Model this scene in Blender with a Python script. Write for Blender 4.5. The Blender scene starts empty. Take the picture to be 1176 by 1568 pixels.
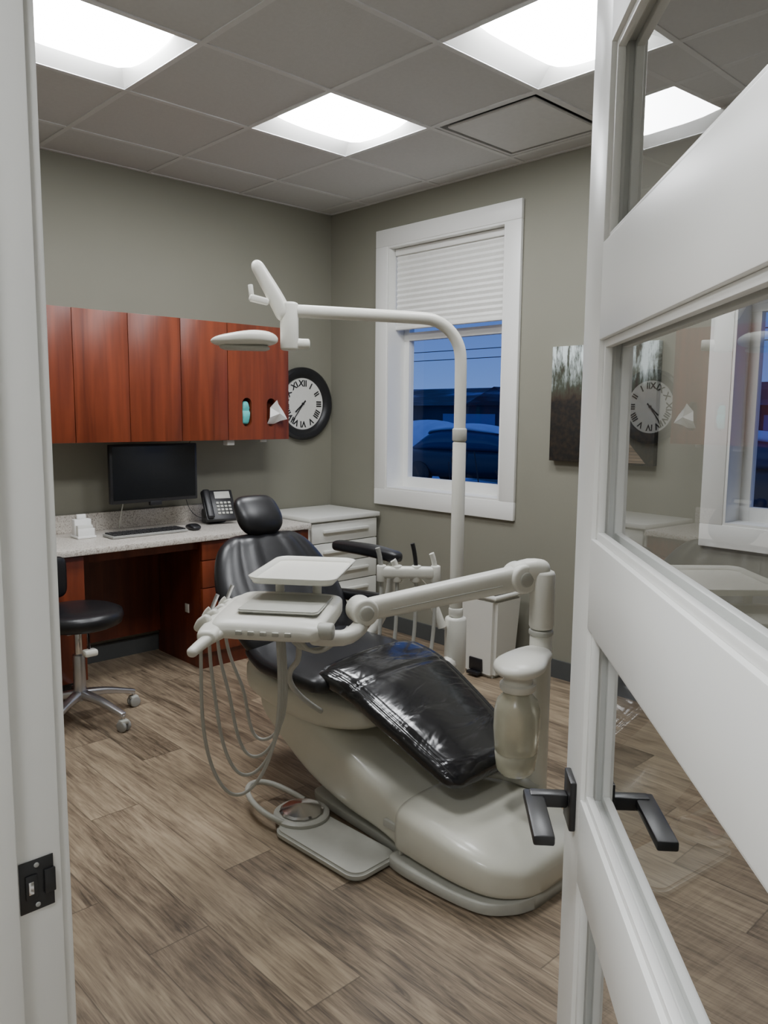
import bpy, bmesh, math, random
from mathutils import Vector, Matrix
random.seed(7)
sc = bpy.context.scene
COL = sc.collection
H = 2.77
# ------------------------------------------------------------------ materials
def new_mat(name):
    m = bpy.data.materials.new(name); m.use_nodes = True
    nt = m.node_tree
    return m, nt, nt.nodes['Principled BSDF']
def mat(name, col, rough=0.5, metal=0.0, var=0.06, scale=30, bump=0.0, bscale=None, coat=0.0, spec=0.5):
    m, nt, b = new_mat(name)
    N = nt.nodes; L = nt.links
    tc = N.new('ShaderNodeTexCoord'); nz = N.new('ShaderNodeTexNoise')
    nz.inputs['Scale'].default_value = scale; nz.inputs['Detail'].default_value = 2
    L.new(tc.outputs['Object'], nz.inputs['Vector'])
    mx = N.new('ShaderNodeMix'); mx.data_type = 'RGBA'
    mx.inputs['A'].default_value = (*[c*(1-var) for c in col], 1)
    mx.inputs['B'].default_value = (*[min(1, c*(1+var)) for c in col], 1)
    L.new(nz.outputs['Fac'], mx.inputs['Factor']); L.new(mx.outputs['Result'], b.inputs['Base Color'])
    b.inputs['Roughness'].default_value = rough; b.inputs['Metallic'].default_value = metal
    b.inputs['Coat Weight'].default_value = coat; b.inputs['Coat Roughness'].default_value = 0.08
    b.inputs['Specular IOR Level'].default_value = spec
    if bump > 0:
        n2 = N.new('ShaderNodeTexNoise'); n2.inputs['Scale'].default_value = bscale or scale*4
        L.new(tc.outputs['Object'], n2.inputs['Vector'])
        bp = N.new('ShaderNodeBump'); bp.inputs['Strength'].default_value = bump*5; bp.inputs['Distance'].default_value = 0.002
        L.new(n2.outputs['Fac'], bp.inputs['Height']); L.new(bp.outputs['Normal'], b.inputs['Normal'])
    return m
def emis(name, col, s):
    m, nt, b = new_mat(name)
    b.inputs['Base Color'].default_value = (*col, 1)
    b.inputs['Emission Color'].default_value = (*col, 1); b.inputs['Emission Strength'].default_value = s
    return m
def pane_mat(name, f0=.08, tint=(0.97, 0.98, 0.98), pw=4.4):
    m = bpy.data.materials.new(name); m.use_nodes = True
    nt = m.node_tree; N = nt.nodes; L = nt.links; N.clear()
    o = N.new('ShaderNodeOutputMaterial'); mx = N.new('ShaderNodeMixShader')
    t = N.new('ShaderNodeBsdfTransparent'); t.inputs[0].default_value = (*tint, 1)
    g = N.new('ShaderNodeBsdfGlossy'); g.inputs['Roughness'].default_value = 0.0
    lw = N.new('ShaderNodeLayerWeight'); lw.inputs['Blend'].default_value = .5
    p = N.new('ShaderNodeMath'); p.operation = 'POWER'; p.inputs[1].default_value = pw
    L.new(lw.outputs['Facing'], p.inputs[0])
    ma = N.new('ShaderNodeMath'); ma.operation = 'MULTIPLY_ADD'; ma.inputs[1].default_value = 1-f0; ma.inputs[2].default_value = f0
    L.new(p.outputs[0], ma.inputs[0])
    L.new(ma.outputs[0], mx.inputs[0]); L.new(t.outputs[0], mx.inputs[1]); L.new(g.outputs[0], mx.inputs[2])
    L.new(mx.outputs[0], o.inputs['Surface'])
    return m
def wood_mat(name, c1, c2, axis='Z', rough=0.35):
    m, nt, b = new_mat(name); N = nt.nodes; L = nt.links
    tc = N.new('ShaderNodeTexCoord'); mp = N.new('ShaderNodeMapping')
    s = {'Z': (14, 14, 0.9), 'X': (0.9, 14, 14), 'Y': (14, .9, 14)}[axis]
    mp.inputs['Scale'].default_value = s
    nz = N.new('ShaderNodeTexNoise'); nz.inputs['Scale'].default_value = 1.3; nz.inputs['Detail'].default_value = 7; nz.inputs['Distortion'].default_value = 0.6
    L.new(tc.outputs['Object'], mp.inputs['Vector']); L.new(mp.outputs[0], nz.inputs['Vector'])
    r = N.new('ShaderNodeValToRGB'); r.color_ramp.elements[0].position = 0.32; r.color_ramp.elements[1].position = 0.7
    r.color_ramp.elements[0].color = (*c1, 1); r.color_ramp.elements[1].color = (*c2, 1)
    L.new(nz.outputs['Fac'], r.inputs[0]); L.new(r.outputs[0], b.inputs['Base Color'])
    b.inputs['Roughness'].default_value = rough
    return m
def ramp_noise_mat(name, scale, stops, rough=.4, mscale=(1, 1, 1), detail=3):
    m, nt, b = new_mat(name); N = nt.nodes; L = nt.links
    tc = N.new('ShaderNodeTexCoord'); mp = N.new('ShaderNodeMapping'); mp.inputs['Scale'].default_value = mscale
    nz = N.new('ShaderNodeTexNoise'); nz.inputs['Scale'].default_value = scale; nz.inputs['Detail'].default_value = detail
    L.new(tc.outputs['Object'], mp.inputs[0]); L.new(mp.outputs[0], nz.inputs['Vector'])
    r = N.new('ShaderNodeValToRGB'); cr = r.color_ramp
    cr.elements[0].position = stops[0][0]; cr.elements[0].color = (*stops[0][1], 1)
    cr.elements[1].position = stops[-1][0]; cr.elements[1].color = (*stops[-1][1], 1)
    for p, c in stops[1:-1]:
        e = cr.elements.new(p); e.color = (*c, 1)
    L.new(nz.outputs['Fac'], r.inputs[0]); L.new(r.outputs[0], b.inputs['Base Color']); b.inputs['Roughness'].default_value = rough
    return m
def floor_mat():
    m, nt, b = new_mat('vinyl_plank'); N = nt.nodes; L = nt.links
    tc = N.new('ShaderNodeTexCoord'); sp = N.new('ShaderNodeSeparateXYZ'); L.new(tc.outputs['Object'], sp.inputs[0])
    def math_(op, a, bb=None, c=None):
        n = N.new('ShaderNodeMath'); n.operation = op
        for i, v in enumerate((a, bb, c)):
            if v is None: continue
            if isinstance(v, (int, float)): n.inputs[i].default_value = v
            else: L.new(v, n.inputs[i])
        return n.outputs[0]
    W = 0.18; LEN = 1.22
    xs = math_('DIVIDE', sp.outputs[0], W); col = math_('FLOOR', xs); fx = math_('FRACT', xs)
    wn = N.new('ShaderNodeTexWhiteNoise'); wn.noise_dimensions = '1D'; L.new(col, wn.inputs['W'])
    ys = math_('ADD', math_('DIVIDE', sp.outputs[1], LEN), wn.outputs['Value']); row = math_('FLOOR', ys); fy = math_('FRACT', ys)
    wid = N.new('ShaderNodeCombineXYZ'); L.new(col, wid.inputs[0]); L.new(row, wid.inputs[1])
    w2 = N.new('ShaderNodeTexWhiteNoise'); w2.noise_dimensions = '3D'; L.new(wid.outputs[0], w2.inputs['Vector'])
    def grain(kx, ky, det, rgh, dist, off):
        gv = N.new('ShaderNodeCombineXYZ')
        L.new(math_('MULTIPLY', sp.outputs[0], kx), gv.inputs[0]); L.new(math_('MULTIPLY', sp.outputs[1], ky), gv.inputs[1])
        L.new(math_('MULTIPLY', w2.outputs['Value'], off), gv.inputs[2])
        n = N.new('ShaderNodeTexNoise'); n.inputs['Scale'].default_value = 1.0; n.inputs['Detail'].default_value = det; n.inputs['Roughness'].default_value = rgh; n.inputs['Distortion'].default_value = dist
        L.new(gv.outputs[0], n.inputs['Vector']); return n.outputs['Fac']
    g1 = grain(24, 2.2, 8, .68, 1.3, 40); g2 = grain(150, 8, 3, .6, .3, 17); g3 = grain(6, 2.2, 2, .5, 1.5, 63)
    f = math_('ADD', math_('MULTIPLY', g1, 0.5), math_('MULTIPLY', g2, 0.3))
    f = math_('ADD', f, math_('MULTIPLY', g3, 0.2))
    f = math_('ADD', f, math_('MULTIPLY', math_('SUBTRACT', w2.outputs['Value'], 0.5), 0.09))
    r = N.new('ShaderNodeValToRGB'); cr = r.color_ramp
    cr.elements[0].position = 0.37; cr.elements[0].color = (0.085, 0.063, 0.042, 1)
    cr.elements[1].position = 0.61; cr.elements[1].color = (0.40, 0.315, 0.215, 1)
    e = cr.elements.new(0.45); e.color = (0.19, 0.143, 0.097, 1)
    e = cr.elements.new(0.52); e.color = (0.285, 0.22, 0.15, 1)
    L.new(f, r.inputs[0])
    ex = math_('MINIMUM', fx, math_('SUBTRACT', 1, fx)); ey = math_('MINIMUM', fy, math_('SUBTRACT', 1, fy))
    lx = math_('LESS_THAN', ex, 0.009); ly = math_('LESS_THAN', ey, 0.0018); seam = math_('MAXIMUM', lx, ly)
    mx = N.new('ShaderNodeMix'); mx.data_type = 'RGBA'; L.new(math_('MULTIPLY', seam, 0.55), mx.inputs['Factor'])
    L.new(r.outputs[0], mx.inputs['A']); mx.inputs['B'].default_value = (0.055, 0.042, 0.03, 1)
    L.new(mx.outputs['Result'], b.inputs['Base Color'])
    b.inputs['Roughness'].default_value = 0.40
    bp = N.new('ShaderNodeBump'); bp.inputs['Strength'].default_value = 0.2; bp.inputs['Distance'].default_value = 0.002
    L.new(f, bp.inputs['Height']); L.new(bp.outputs[0], b.inputs['Normal'])
    return m
M_wall = mat('wall_paint', (0.235, 0.228, 0.182), 0.7, var=0.03, scale=3)
M_hallwall = mat('hall_paint', (0.6, 0.6, 0.57), 0.8, var=0.03, scale=3)
M_ceil = mat('ceiling_tile', (0.58, 0.58, 0.575), 0.9, var=0.05, scale=60, bump=0.06, bscale=220)
M_grid = mat('ceiling_grid_paint', (0.65, 0.65, 0.645), 0.6)
M_trim = mat('trim_paint', (0.82, 0.82, 0.79), 0.4, var=0.01, scale=5)
M_door = mat('door_paint', (0.82, 0.82, 0.79), 0.35, var=0.01, scale=5)
M_base = mat('rubber_base', (0.07, 0.075, 0.075), 0.6)
M_floor = floor_mat()
M_white = mat('unit_plastic', (0.76, 0.75, 0.68), 0.35, var=0.01)
M_cream = mat('chair_plastic', (0.64, 0.63, 0.54), 0.32, var=0.01, coat=.2)
M_grayp = mat('gray_plastic', (0.33, 0.33, 0.31), 0.5)
M_lgray = mat('lightgray_plastic', (0.48, 0.48, 0.43), 0.45)
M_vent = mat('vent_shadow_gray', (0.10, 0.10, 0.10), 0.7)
M_black = mat('black_plastic', (0.012, 0.012, 0.014), 0.4)
M_blackmetal = mat('black_metal', (0.015, 0.015, 0.016), 0.35)
M_vinyl = mat('black_vinyl', (0.010, 0.010, 0.012), 0.34, bump=0.02, bscale=400)
M_chrome = mat('chrome', (0.75, 0.75, 0.76), 0.18, metal=1)
M_alu = mat('brushed_aluminium', (0.6, 0.6, 0.62), 0.35, metal=1)
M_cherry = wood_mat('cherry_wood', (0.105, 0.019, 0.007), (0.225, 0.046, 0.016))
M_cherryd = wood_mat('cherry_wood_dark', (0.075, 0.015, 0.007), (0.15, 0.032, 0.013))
M_counter = ramp_noise_mat('speckled_laminate', 150, [(.34, (.34, .29, .25)), (.44, (.60, .555, .49)), (.60, (.72, .68, .62))], .35)
M_cabw = mat('white_cabinet', (0.72, 0.72, 0.67), 0.4, var=0.01)
M_screen = mat('screen_black', (0.006, 0.007, 0.009), 0.15)
M_glass = pane_mat('window_glass', .02, pw=5.5)
M_dglass = pane_mat('door_glass', .08, (0.92, 0.93, 0.93))
M_lens = emis('troffer_lens', (0.95, 0.97, 1.0), 35.0)
M_hallfill = emis('hall_fill_lens', (0.95, 0.97, 1.0), 50.0)  # stronger glow for the added hall fill lights, out of view
M_teal = mat('teal_gloves', (0.10, 0.5, 0.48), 0.6)
M_paper = mat('paper', (0.85, 0.85, 0.83), 0.7)
M_shade = mat('cellular_shade', (0.82, 0.82, 0.79), 0.8)
M_bottle = mat('translucent_bottle', (0.74, 0.72, 0.58), 0.22)
M_bottle.node_tree.nodes['Principled BSDF'].inputs['Transmission Weight'].default_value = 0.55
M_hose = mat('hose_gray', (0.50, 0.50, 0.46), 0.4)
M_face = mat('clock_face', (0.78, 0.78, 0.74), 0.6)
def cover_mat():
    m, nt, b = new_mat('plastic_covered_vinyl'); N = nt.nodes; L = nt.links
    tc = N.new('ShaderNodeTexCoord'); mp = N.new('ShaderNodeMapping'); mp.inputs['Scale'].default_value = (2.4, 5, 4)
    nz = N.new('ShaderNodeTexNoise'); nz.inputs['Scale'].default_value = 1.6; nz.inputs['Detail'].default_value = 3; nz.inputs['Distortion'].default_value = 1.0
    L.new(tc.outputs['Object'], mp.inputs[0]); L.new(mp.outputs[0], nz.inputs['Vector'])
    bp = N.new('ShaderNodeBump'); bp.inputs['Strength'].default_value = 0.6; bp.inputs['Distance'].default_value = 0.02
    L.new(nz.outputs['Fac'], bp.inputs['Height']); L.new(bp.outputs[0], b.inputs['Normal'])
    b.inputs['Base Color'].default_value = (0.010, 0.010, 0.012, 1); b.inputs['Roughness'].default_value = 0.20
    b.inputs['Coat Weight'].default_value = 0.4; b.inputs['Coat Roughness'].default_value = 0.06
    return m
M_cover = cover_mat()
# ------------------------------------------------------------------ helpers
def group(name, loc=(0, 0, 0)):
    e = bpy.data.objects.new(name, None); e.empty_display_size = 0.1; e.location = loc
    COL.objects.link(e); return e
def fin(ob, parent=None, m=None, smooth=False):
    COL.objects.link(ob)
    if m is not None and len(ob.data.materials) == 0: ob.data.materials.append(m)
    if smooth and ob.type == 'MESH':
        for p in ob.data.polygons: p.use_smooth = True
    if parent is not None:
        ob.parent = parent
        ob.matrix_parent_inverse = Matrix.Translation(parent.location).inverted()
    return ob
def mesh_ob(name, verts, faces, m, parent=None, smooth=False):
    me = bpy.data.meshes.new(name); me.from_pydata([tuple(v) for v in verts], [], faces)
    bm = bmesh.new(); bm.from_mesh(me); bmesh.ops.recalc_face_normals(bm, faces=bm.faces); bm.to_mesh(me); bm.free()
    return fin(bpy.data.objects.new(name, me), parent, m, smooth)
def auto_smooth(ob, ang=40):
    for p in ob.data.polygons: p.use_smooth = True
    bm = bmesh.new(); bm.from_mesh(ob.data)
    for e in bm.edges:
        if len(e.link_faces) == 2 and e.calc_face_angle(0) > math.radians(ang): e.smooth = False
    bm.to_mesh(ob.data); bm.free()
def boxes(name, lst, m, parent=None, bevel=0.0, seg=2, xf=None):
    bm = bmesh.new()
    for (a, b) in lst:
        r = bmesh.ops.create_cube(bm, size=1)
        for v in r['verts']:
            v.co = Vector([(a[i]+b[i])/2 + v.co[i]*abs(b[i]-a[i]) for i in range(3)])
    if bevel > 0:
        bmesh.ops.bevel(bm, geom=bm.edges[:], offset=bevel, segments=seg, affect='EDGES', profile=0.5)
    if xf is not None: bmesh.ops.transform(bm, matrix=xf, verts=bm.verts)
    me = bpy.data.meshes.new(name); bm.to_mesh(me); bm.free()
    ob = fin(bpy.data.objects.new(name, me), parent, m)
    if bevel > 0: auto_smooth(ob, 35)
    return ob
def box(name, a, b, m, parent=None, bevel=0.0, seg=2, xf=None):
    return boxes(name, [(a, b)], m, parent, bevel, seg, xf)
def frame_from(d, up=Vector((0, 0, 1))):
    d = d.normalized()
    if abs(d.dot(up)) > 0.98: up = Vector((0, 1, 0))
    s = d.cross(up).normalized(); u = s.cross(d).normalized()
    return d, s, u
def lathe_axis(name, p0, d, prof, m, parent=None, n=40, smooth_ang=40):
    p0 = Vector(p0); d, s, u = frame_from(Vector(d))
    vs = []; fs = []
    for (t, r) in prof:
        for k in range(n):
            a = 2*math.pi*k/n
            vs.append(p0 + d*t + (s*math.cos(a)+u*math.sin(a))*max(r, 1e-5))
    for i in range(len(prof)-1):
        for k in range(n):
            fs.append((i*n+k, i*n+(k+1) % n, (i+1)*n+(k+1) % n, (i+1)*n+k))
    fs.append(tuple(range(n))[::-1]); fs.append(tuple((len(prof)-1)*n+k for k in range(n)))
    ob = mesh_ob(name, vs, fs, m, parent); auto_smooth(ob, smooth_ang); return ob
def cyl(name, p0, p1, r, m, parent=None, bev=None, n=32, r2=None):
    p0 = Vector(p0); p1 = Vector(p1); l = (p1-p0).length; bev = min(r*0.25, l*.3, 0.01) if bev is None else bev
    r2 = r if r2 is None else r2
    return lathe_axis(name, p0, p1-p0, [(0, r-bev), (bev*.3, r-bev*.3), (bev, r), (l-bev, r2), (l-bev*.3, r2-bev*.3), (l, r2-bev)], m, parent, n, 50)
def tube(name, pts, r, m, parent=None, nurbs=True, res=8):
    cu = bpy.data.curves.new(name, 'CURVE'); cu.dimensions = '3D'; cu.bevel_depth = r; cu.bevel_resolution = 4; cu.use_fill_caps = True
    s = cu.splines.new('NURBS' if nurbs else 'POLY'); s.points.add(len(pts)-1)
    for i, p in enumerate(pts): s.points[i].co = (*p, 1)
    if nurbs: s.order_u = min(4, len(pts)); s.use_endpoint_u = True; s.resolution_u = res
    tmp = bpy.data.objects.new(name+'_c', cu); COL.objects.link(tmp)
    dg = bpy.context.evaluated_depsgraph_get(); me = bpy.data.meshes.new_from_object(tmp.evaluated_get(dg))
    bpy.data.objects.remove(tmp); bpy.data.curves.remove(cu); me.name = name; me.materials.clear()
    ob = bpy.data.objects.new(name, me); fin(ob, parent, m); auto_smooth(ob, 50); return ob
def sgnpow(c, e): return math.copysign(abs(c)**e, c)
def catmull(P, t):
    n = len(P); i = min(int(t), n-2); f = t-i
    p0, p1, p2, p3 = P[max(i-1, 0)], P[i], P[i+1], P[min(i+2, n-1)]
    out = []
    for a, b, c, d in zip(p0, p1, p2, p3):
        out.append(0.5*((2*b)+(-a+c)*f+(2*a-5*b+4*c-d)*f*f+(-a+3*b-3*c+d)*f**3))
    return out
def slab_path(name, P, side, m, parent=None, n=40, steps=8, exp=3.2, rnd=0.05, topfun=None, rexp=2.2):
    side = Vector(side).normalized()
    T = [(len(P)-1)*i/((len(P)-1)*steps) for i in range((len(P)-1)*steps+1)]
    S = [catmull(P, t) for t in T]
    C = [Vector(s[:3]) for s in S]
    cum = [0]
    for i in range(1, len(C)): cum.append(cum[-1]+(C[i]-C[i-1]).length)
    tot = cum[-1]
    def at(l):
        l = min(max(l, 0), tot)
        for i in range(len(cum)-1):
            if l <= cum[i+1] + 1e-9:
                f = (l-cum[i])/max(cum[i+1]-cum[i], 1e-9)
                return [a+(b-a)*f for a, b in zip(S[i], S[i+1])], (C[i+1]-C[i]).normalized()
        return S[-1], (C[-1]-C[-2]).normalized()
    ls = [rnd*(1-math.cos(math.pi/2*k/6)) for k in range(6)]
    mid = min(120, max(4, int(tot/(0.01 if topfun else 0.03)))); ls += [rnd+(tot-2*rnd)*k/mid for k in range(mid+1)]
    ls += [tot-rnd*(1-math.cos(math.pi/2*(5-k)/6)) for k in range(6)]
    vs = []; fs = []
    for l in ls:
        s, d = at(l)
        q = min(l, tot-l)
        k = 1.0 if q >= rnd else (1-(1-q/rnd)**rexp)**(1/rexp)
        w = s[3]/2; t = s[4]/2
        w2 = max(w-rnd*(1-k), 0.002) if rnd < w else w*max(k, .02); t2 = t*max(0.04, k)
        sd = (side - d*side.dot(d)).normalized(); u = sd.cross(d).normalized()
        if u.z < -0.01: u = -u
        for j in range(n):
            a = 2*math.pi*j/n
            cx = sgnpow(math.cos(a), 2/exp)*w2; cz = sgnpow(math.sin(a), 2/exp)*t2
            if topfun and cz > 0: cz += topfun(l/tot, cx/max(w, 1e-6))*k
            vs.append(Vector(s[:3])+sd*cx+u*cz)
    m_ = len(ls)
    for i in range(m_-1):
        for j in range(n): fs.append((i*n+j, i*n+(j+1) % n, (i+1)*n+(j+1) % n, (i+1)*n+j))
    fs.append(tuple(range(n))[::-1]); fs.append(tuple((m_-1)*n+j for j in range(n)))
    return mesh_ob(name, vs, fs, m, parent, smooth=True)
def loft_y(name, ST, m, parent=None, n=48, steps=6, exp=4.5):
    vs = []; fs = []; rows = 0
    tt = [(len(ST)-1)*i/((len(ST)-1)*steps) for i in range((len(ST)-1)*steps+1)]
    for t in tt:
        y, cx, w, z0, z1 = catmull(ST, t); w = max(w, 0.01)
        for j in range(n):
            a = 2*math.pi*j/n
            vs.append((cx+sgnpow(math.cos(a), 2/exp)*w/2, y, (z0+z1)/2+sgnpow(math.sin(a), 2/exp)*max(z1-z0, .004)/2))
        rows += 1
    for i in range(rows-1):
        for j in range(n): fs.append((i*n+j, i*n+(j+1) % n, (i+1)*n+(j+1) % n, (i+1)*n+j))
    fs.append(tuple(range(n))); fs.append(tuple((rows-1)*n+j for j in range(n)))
    return mesh_ob(name, vs, fs, m, parent, smooth=True)
def rplate(name, cx, cy, z0, z1, w, d, rad, m, parent=None, rot=0, seg=8, bev=0.004):
    bm = bmesh.new(); pts = []
    for sx, sy, a0 in ((1, 1, 0), (-1, 1, 90), (-1, -1, 180), (1, -1, 270)):
        for k in range(seg+1):
            a = math.radians(a0+90*k/seg)
            pts.append((sx*(w/2-rad)+rad*math.cos(a), sy*(d/2-rad)+rad*math.sin(a)))
    b = [bm.verts.new((x, y, z0)) for x, y in pts]; f = bm.faces.new(b)
    r = bmesh.ops.extrude_face_region(bm, geom=[f]); vv = [v for v in r['geom'] if isinstance(v, bmesh.types.BMVert)]
    bmesh.ops.translate(bm, vec=(0, 0, z1-z0), verts=vv)
    bmesh.ops.recalc_face_normals(bm, faces=bm.faces)
    if bev: bmesh.ops.bevel(bm, geom=[e for e in bm.edges if len(e.link_faces) == 2 and e.calc_face_angle(0) > 1.0], offset=bev, segments=3, affect='EDGES')
    bmesh.ops.transform(bm, matrix=Matrix.Translation((cx, cy, 0)) @ Matrix.Rotation(rot, 4, 'Z'), verts=bm.verts)
    me = bpy.data.meshes.new(name); bm.to_mesh(me); bm.free()
    ob = fin(bpy.data.objects.new(name, me), parent, m); auto_smooth(ob, 40); return ob
# ------------------------------------------------------------------ camera
CAM = Vector((-3.59, -4.32, 1.43))
cd = bpy.data.cameras.new('camera'); cam = bpy.data.objects.new('camera', cd); COL.objects.link(cam)
cd.lens = 27.8; cd.sensor_width = 36; cd.clip_start = 0.02
cam.matrix_world = Matrix.Translation(CAM) @ Matrix.Rotation(math.radians(-43.6), 4, 'Z') @ Matrix.Rotation(math.radians(90-7.1), 4, 'X') @ Matrix.Rotation(math.radians(0.53), 4, 'Z')
sc.camera = cam
# ------------------------------------------------------------------ room shell
box('floor', (-5.3, -6.2, -0.05), (0.0, 0.0, 0), M_floor)
box('wall_back', (-5.3, 0, -0.05), (0.2, 0.15, H+.15), M_wall)
XW = -3.25; XH = -3.40
W1 = (-1.52, -0.58); W2 = (-3.74, -2.80); WZ = (0.94, 2.48)
boxes('wall_right', [((0, -4.8, -.05), (0.2, W2[0], H+.15)), ((0, W2[1], -.05), (0.2, W1[0], H+.15)), ((0, W1[1], -.05), (0.2, 0, H+.15)),
    ((0, W2[0], -.05), (.2, W2[1], WZ[0])), ((0, W2[0], WZ[1]), (.2, W2[1], H+.15)), ((0, W1[0], -.05), (.2, W1[1], WZ[0])), ((0, W1[0], WZ[1]), (.2, W1[1], H+.15))], M_wall)
box('wall_front', (XW, -4.95, -.05), (0.2, -4.8, H+.15), M_wall)
JL = -3.40; JR = -4.28; DH = 2.045
boxes('wall_left', [((XH, JL+.02, -.05), (XW, 0, H+.15)), ((XH, -6.2, -.05), (XW, JR-.02, H+.15)), ((XH, JR-.02, DH+.02), (XW, JL+.02, H+.15))], M_wall)
boxes('wall_hall', [((-5.45, -6.2, -.05), (-5.3, 0, H+.15)), ((-5.45, -6.35, -.05), (XW, -6.2, H+.15))], M_hallwall)
boxes('trim_1', [((XH, JL, 0), (XW, JL+.02, DH)), ((XH, JR-.02, 0), (XW, JR, DH)), ((XH, JR-.02, DH), (XW, JL+.02, DH+.02)),
    ((XH+.03, JL-.012, 0), (XW-.054, JL, DH)), ((XH+.03, JR, 0), (XW-.054, JR+.012, DH))], M_trim, bevel=0.002)
boxes('trim_2', [((XW+.0005, JL+.006, 0), (XW+.014, JL+.09, DH+.08)), ((XW+.0005, JR-.09, 0), (XW+.014, JR-.006, DH+.08)), ((XW+.0005, JR-.006, DH+.006), (XW+.014, JL+.006, DH+.08)),
    ((XH-.014, JL+.006, 0), (XH-.0005, JL+.09, DH+.08)), ((XH-.014, JR-.09, 0), (XH-.0005, JR-.006, DH+.08)), ((XH-.014, JR-.006, DH+.006), (XH-.0005, JL+.006, DH+.08))], M_trim, bevel=0.004)
g = group('strike_plate', (XW-.028, JL, .868))
boxes('plate', [((XW-.050, JL-.002, .838), (XW-.010, JL-.0005, .902))], M_blackmetal, g, bevel=.0006)
boxes('latch_box', [((XW-.044, JL-.005, .855), (XW-.030, JL-.002, .885))], M_blackmetal, g, bevel=.0015)
boxes('latch_tongue', [((XW-.041, JL-.0065, .862), (XW-.035, JL-.005, .878))], M_chrome, g, bevel=.0006)
boxes('lip', [((XW-.022, JL-.0055, .856), (XW-.009, JL-.002, .886))], M_blackmetal, g, bevel=.001)
for zz in (.845, .895): cyl('screw', (XW-.030, JL-.0005, zz), (XW-.030, JL-.0035, zz), .003, M_grayp, g)
box('baseboard_right', (-.012, -4.79, 0), (-.0005, -.001, .10), M_base)
box('baseboard_back', (XW+.001, -.012, 0), (-.013, -.0005, .10), M_base)
# ceiling
gx = [XW, -3.18, -2.57, -1.96, -1.35, -.74, -.13, 0]; gy = [-4.8, -4.67, -4.06, -3.45, -2.84, -2.23, -1.62, -1.01, -.40, 0]
FIX = [(-1.35, -1.62), (-2.57, -1.62), (-1.35, -2.84), (-2.57, -2.84)]
DIF = (-.74, -2.23)
vs = []; fs = []
for i in range(len(gx)-1):
    for j in range(len(gy)-1):
        if (gx[i], gy[j]) in FIX or (gx[i], gy[j]) == DIF: continue
        b0 = len(vs); vs += [(gx[i], gy[j], H), (gx[i+1], gy[j], H), (gx[i+1], gy[j+1], H), (gx[i], gy[j+1], H)]; fs.append((b0, b0+3, b0+2, b0+1))
vs += [(-5.3, -6.2, H), (XH, -6.2, H), (XH, 0, H), (-5.3, 0, H)]; n0 = len(vs); fs.append((n0-4, n0-1, n0-2, n0-3))
mesh_ob('ceiling', vs, fs, M_ceil)
bars = [((x-.012, -4.8, H-.004), (x+.012, 0, H+.01)) for x in gx[1:-1]] + [((XW, y-.012, H-.0045), (0, y+.012, H+.01)) for y in gy[1:-1]]
bars += [((-.02, -4.8, H-.005), (-.0005, 0, H)), ((XW, -.02, H-.005), (0, -.0005, H))]
boxes('trim_3', bars, M_grid)
def troffer(x0, y0, S=0.61, z=H, lm=None):
    g = group('ceiling_troffer_light', (x0+S/2, y0+S/2, z+.04)); e = .014
    x1, y1 = x0+S-e, y0+S-e; x0 += e; y0 += e; zt = z+.06
    w = .12; ex = .07
    vs = [(x0, y0, z), (x1, y0, z), (x1, y1, z), (x0, y1, z),
          (x0+ex, y0+w, zt), (x1-ex, y0+w, zt), (x1-ex, y1-w, zt), (x0+ex, y1-w, zt)]
    fs = [(0, 1, 5, 4), (1, 2, 6, 5), (2, 3, 7, 6), (3, 0, 4, 7), (4, 5, 6, 7)]
    mesh_ob('pan', vs, fs, M_trim, g)
    nx, ny = 8, 8; vs = []; fs = []; a0, a1 = x0+.03, x1-.03; b0, b1 = y0+.07, y1-.105
    for i in range(nx+1):
        for j in range(ny+1):
            u = -math.cos(math.pi*i/nx); v = -math.cos(math.pi*j/ny)
            zz = z+.045-.07*(1-v*v)**.6*(1-abs(u)**5)**.6
            vs.append(((a0+a1)/2+(a1-a0)/2*u, (b0+b1)/2+(b1-b0)/2*v, zz))
    for i in range(nx):
        for j in range(ny):
            k = i*(ny+1)+j; fs.append((k, k+1, k+ny+2, k+ny+1))
    mesh_ob('lens', vs, fs, lm or M_lens, g, smooth=True)
    return g
for (a, b) in FIX: troffer(a, b)
troffer(-4.5, -4.3, z=H-.085, lm=M_hallfill)  # unseen hall fill light, added to brighten the door face and jamb
troffer(-4.5, -2.9, z=H-.085, lm=M_hallfill)  # second added fill light in the hall, also out of view
x0, y0 = DIF; g = group('ceiling_air_diffuser', (x0+.305, y0+.305, H))
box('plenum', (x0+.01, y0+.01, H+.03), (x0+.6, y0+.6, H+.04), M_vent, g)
boxes('skirt', [((x0+.005, y0+.005, H), (x0+.03, y0+.605, H+.03)), ((x0+.58, y0+.005, H), (x0+.605, y0+.605, H+.03)), ((x0+.03, y0+.005, H), (x0+.58, y0+.03, H+.03)), ((x0+.03, y0+.58, H), (x0+.58, y0+.605, H+.03))], M_grid, g)
rplate('center_plate', x0+.305, y0+.305, H-.004, H+.008, .50, .50, .01, M_grid, g)
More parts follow.
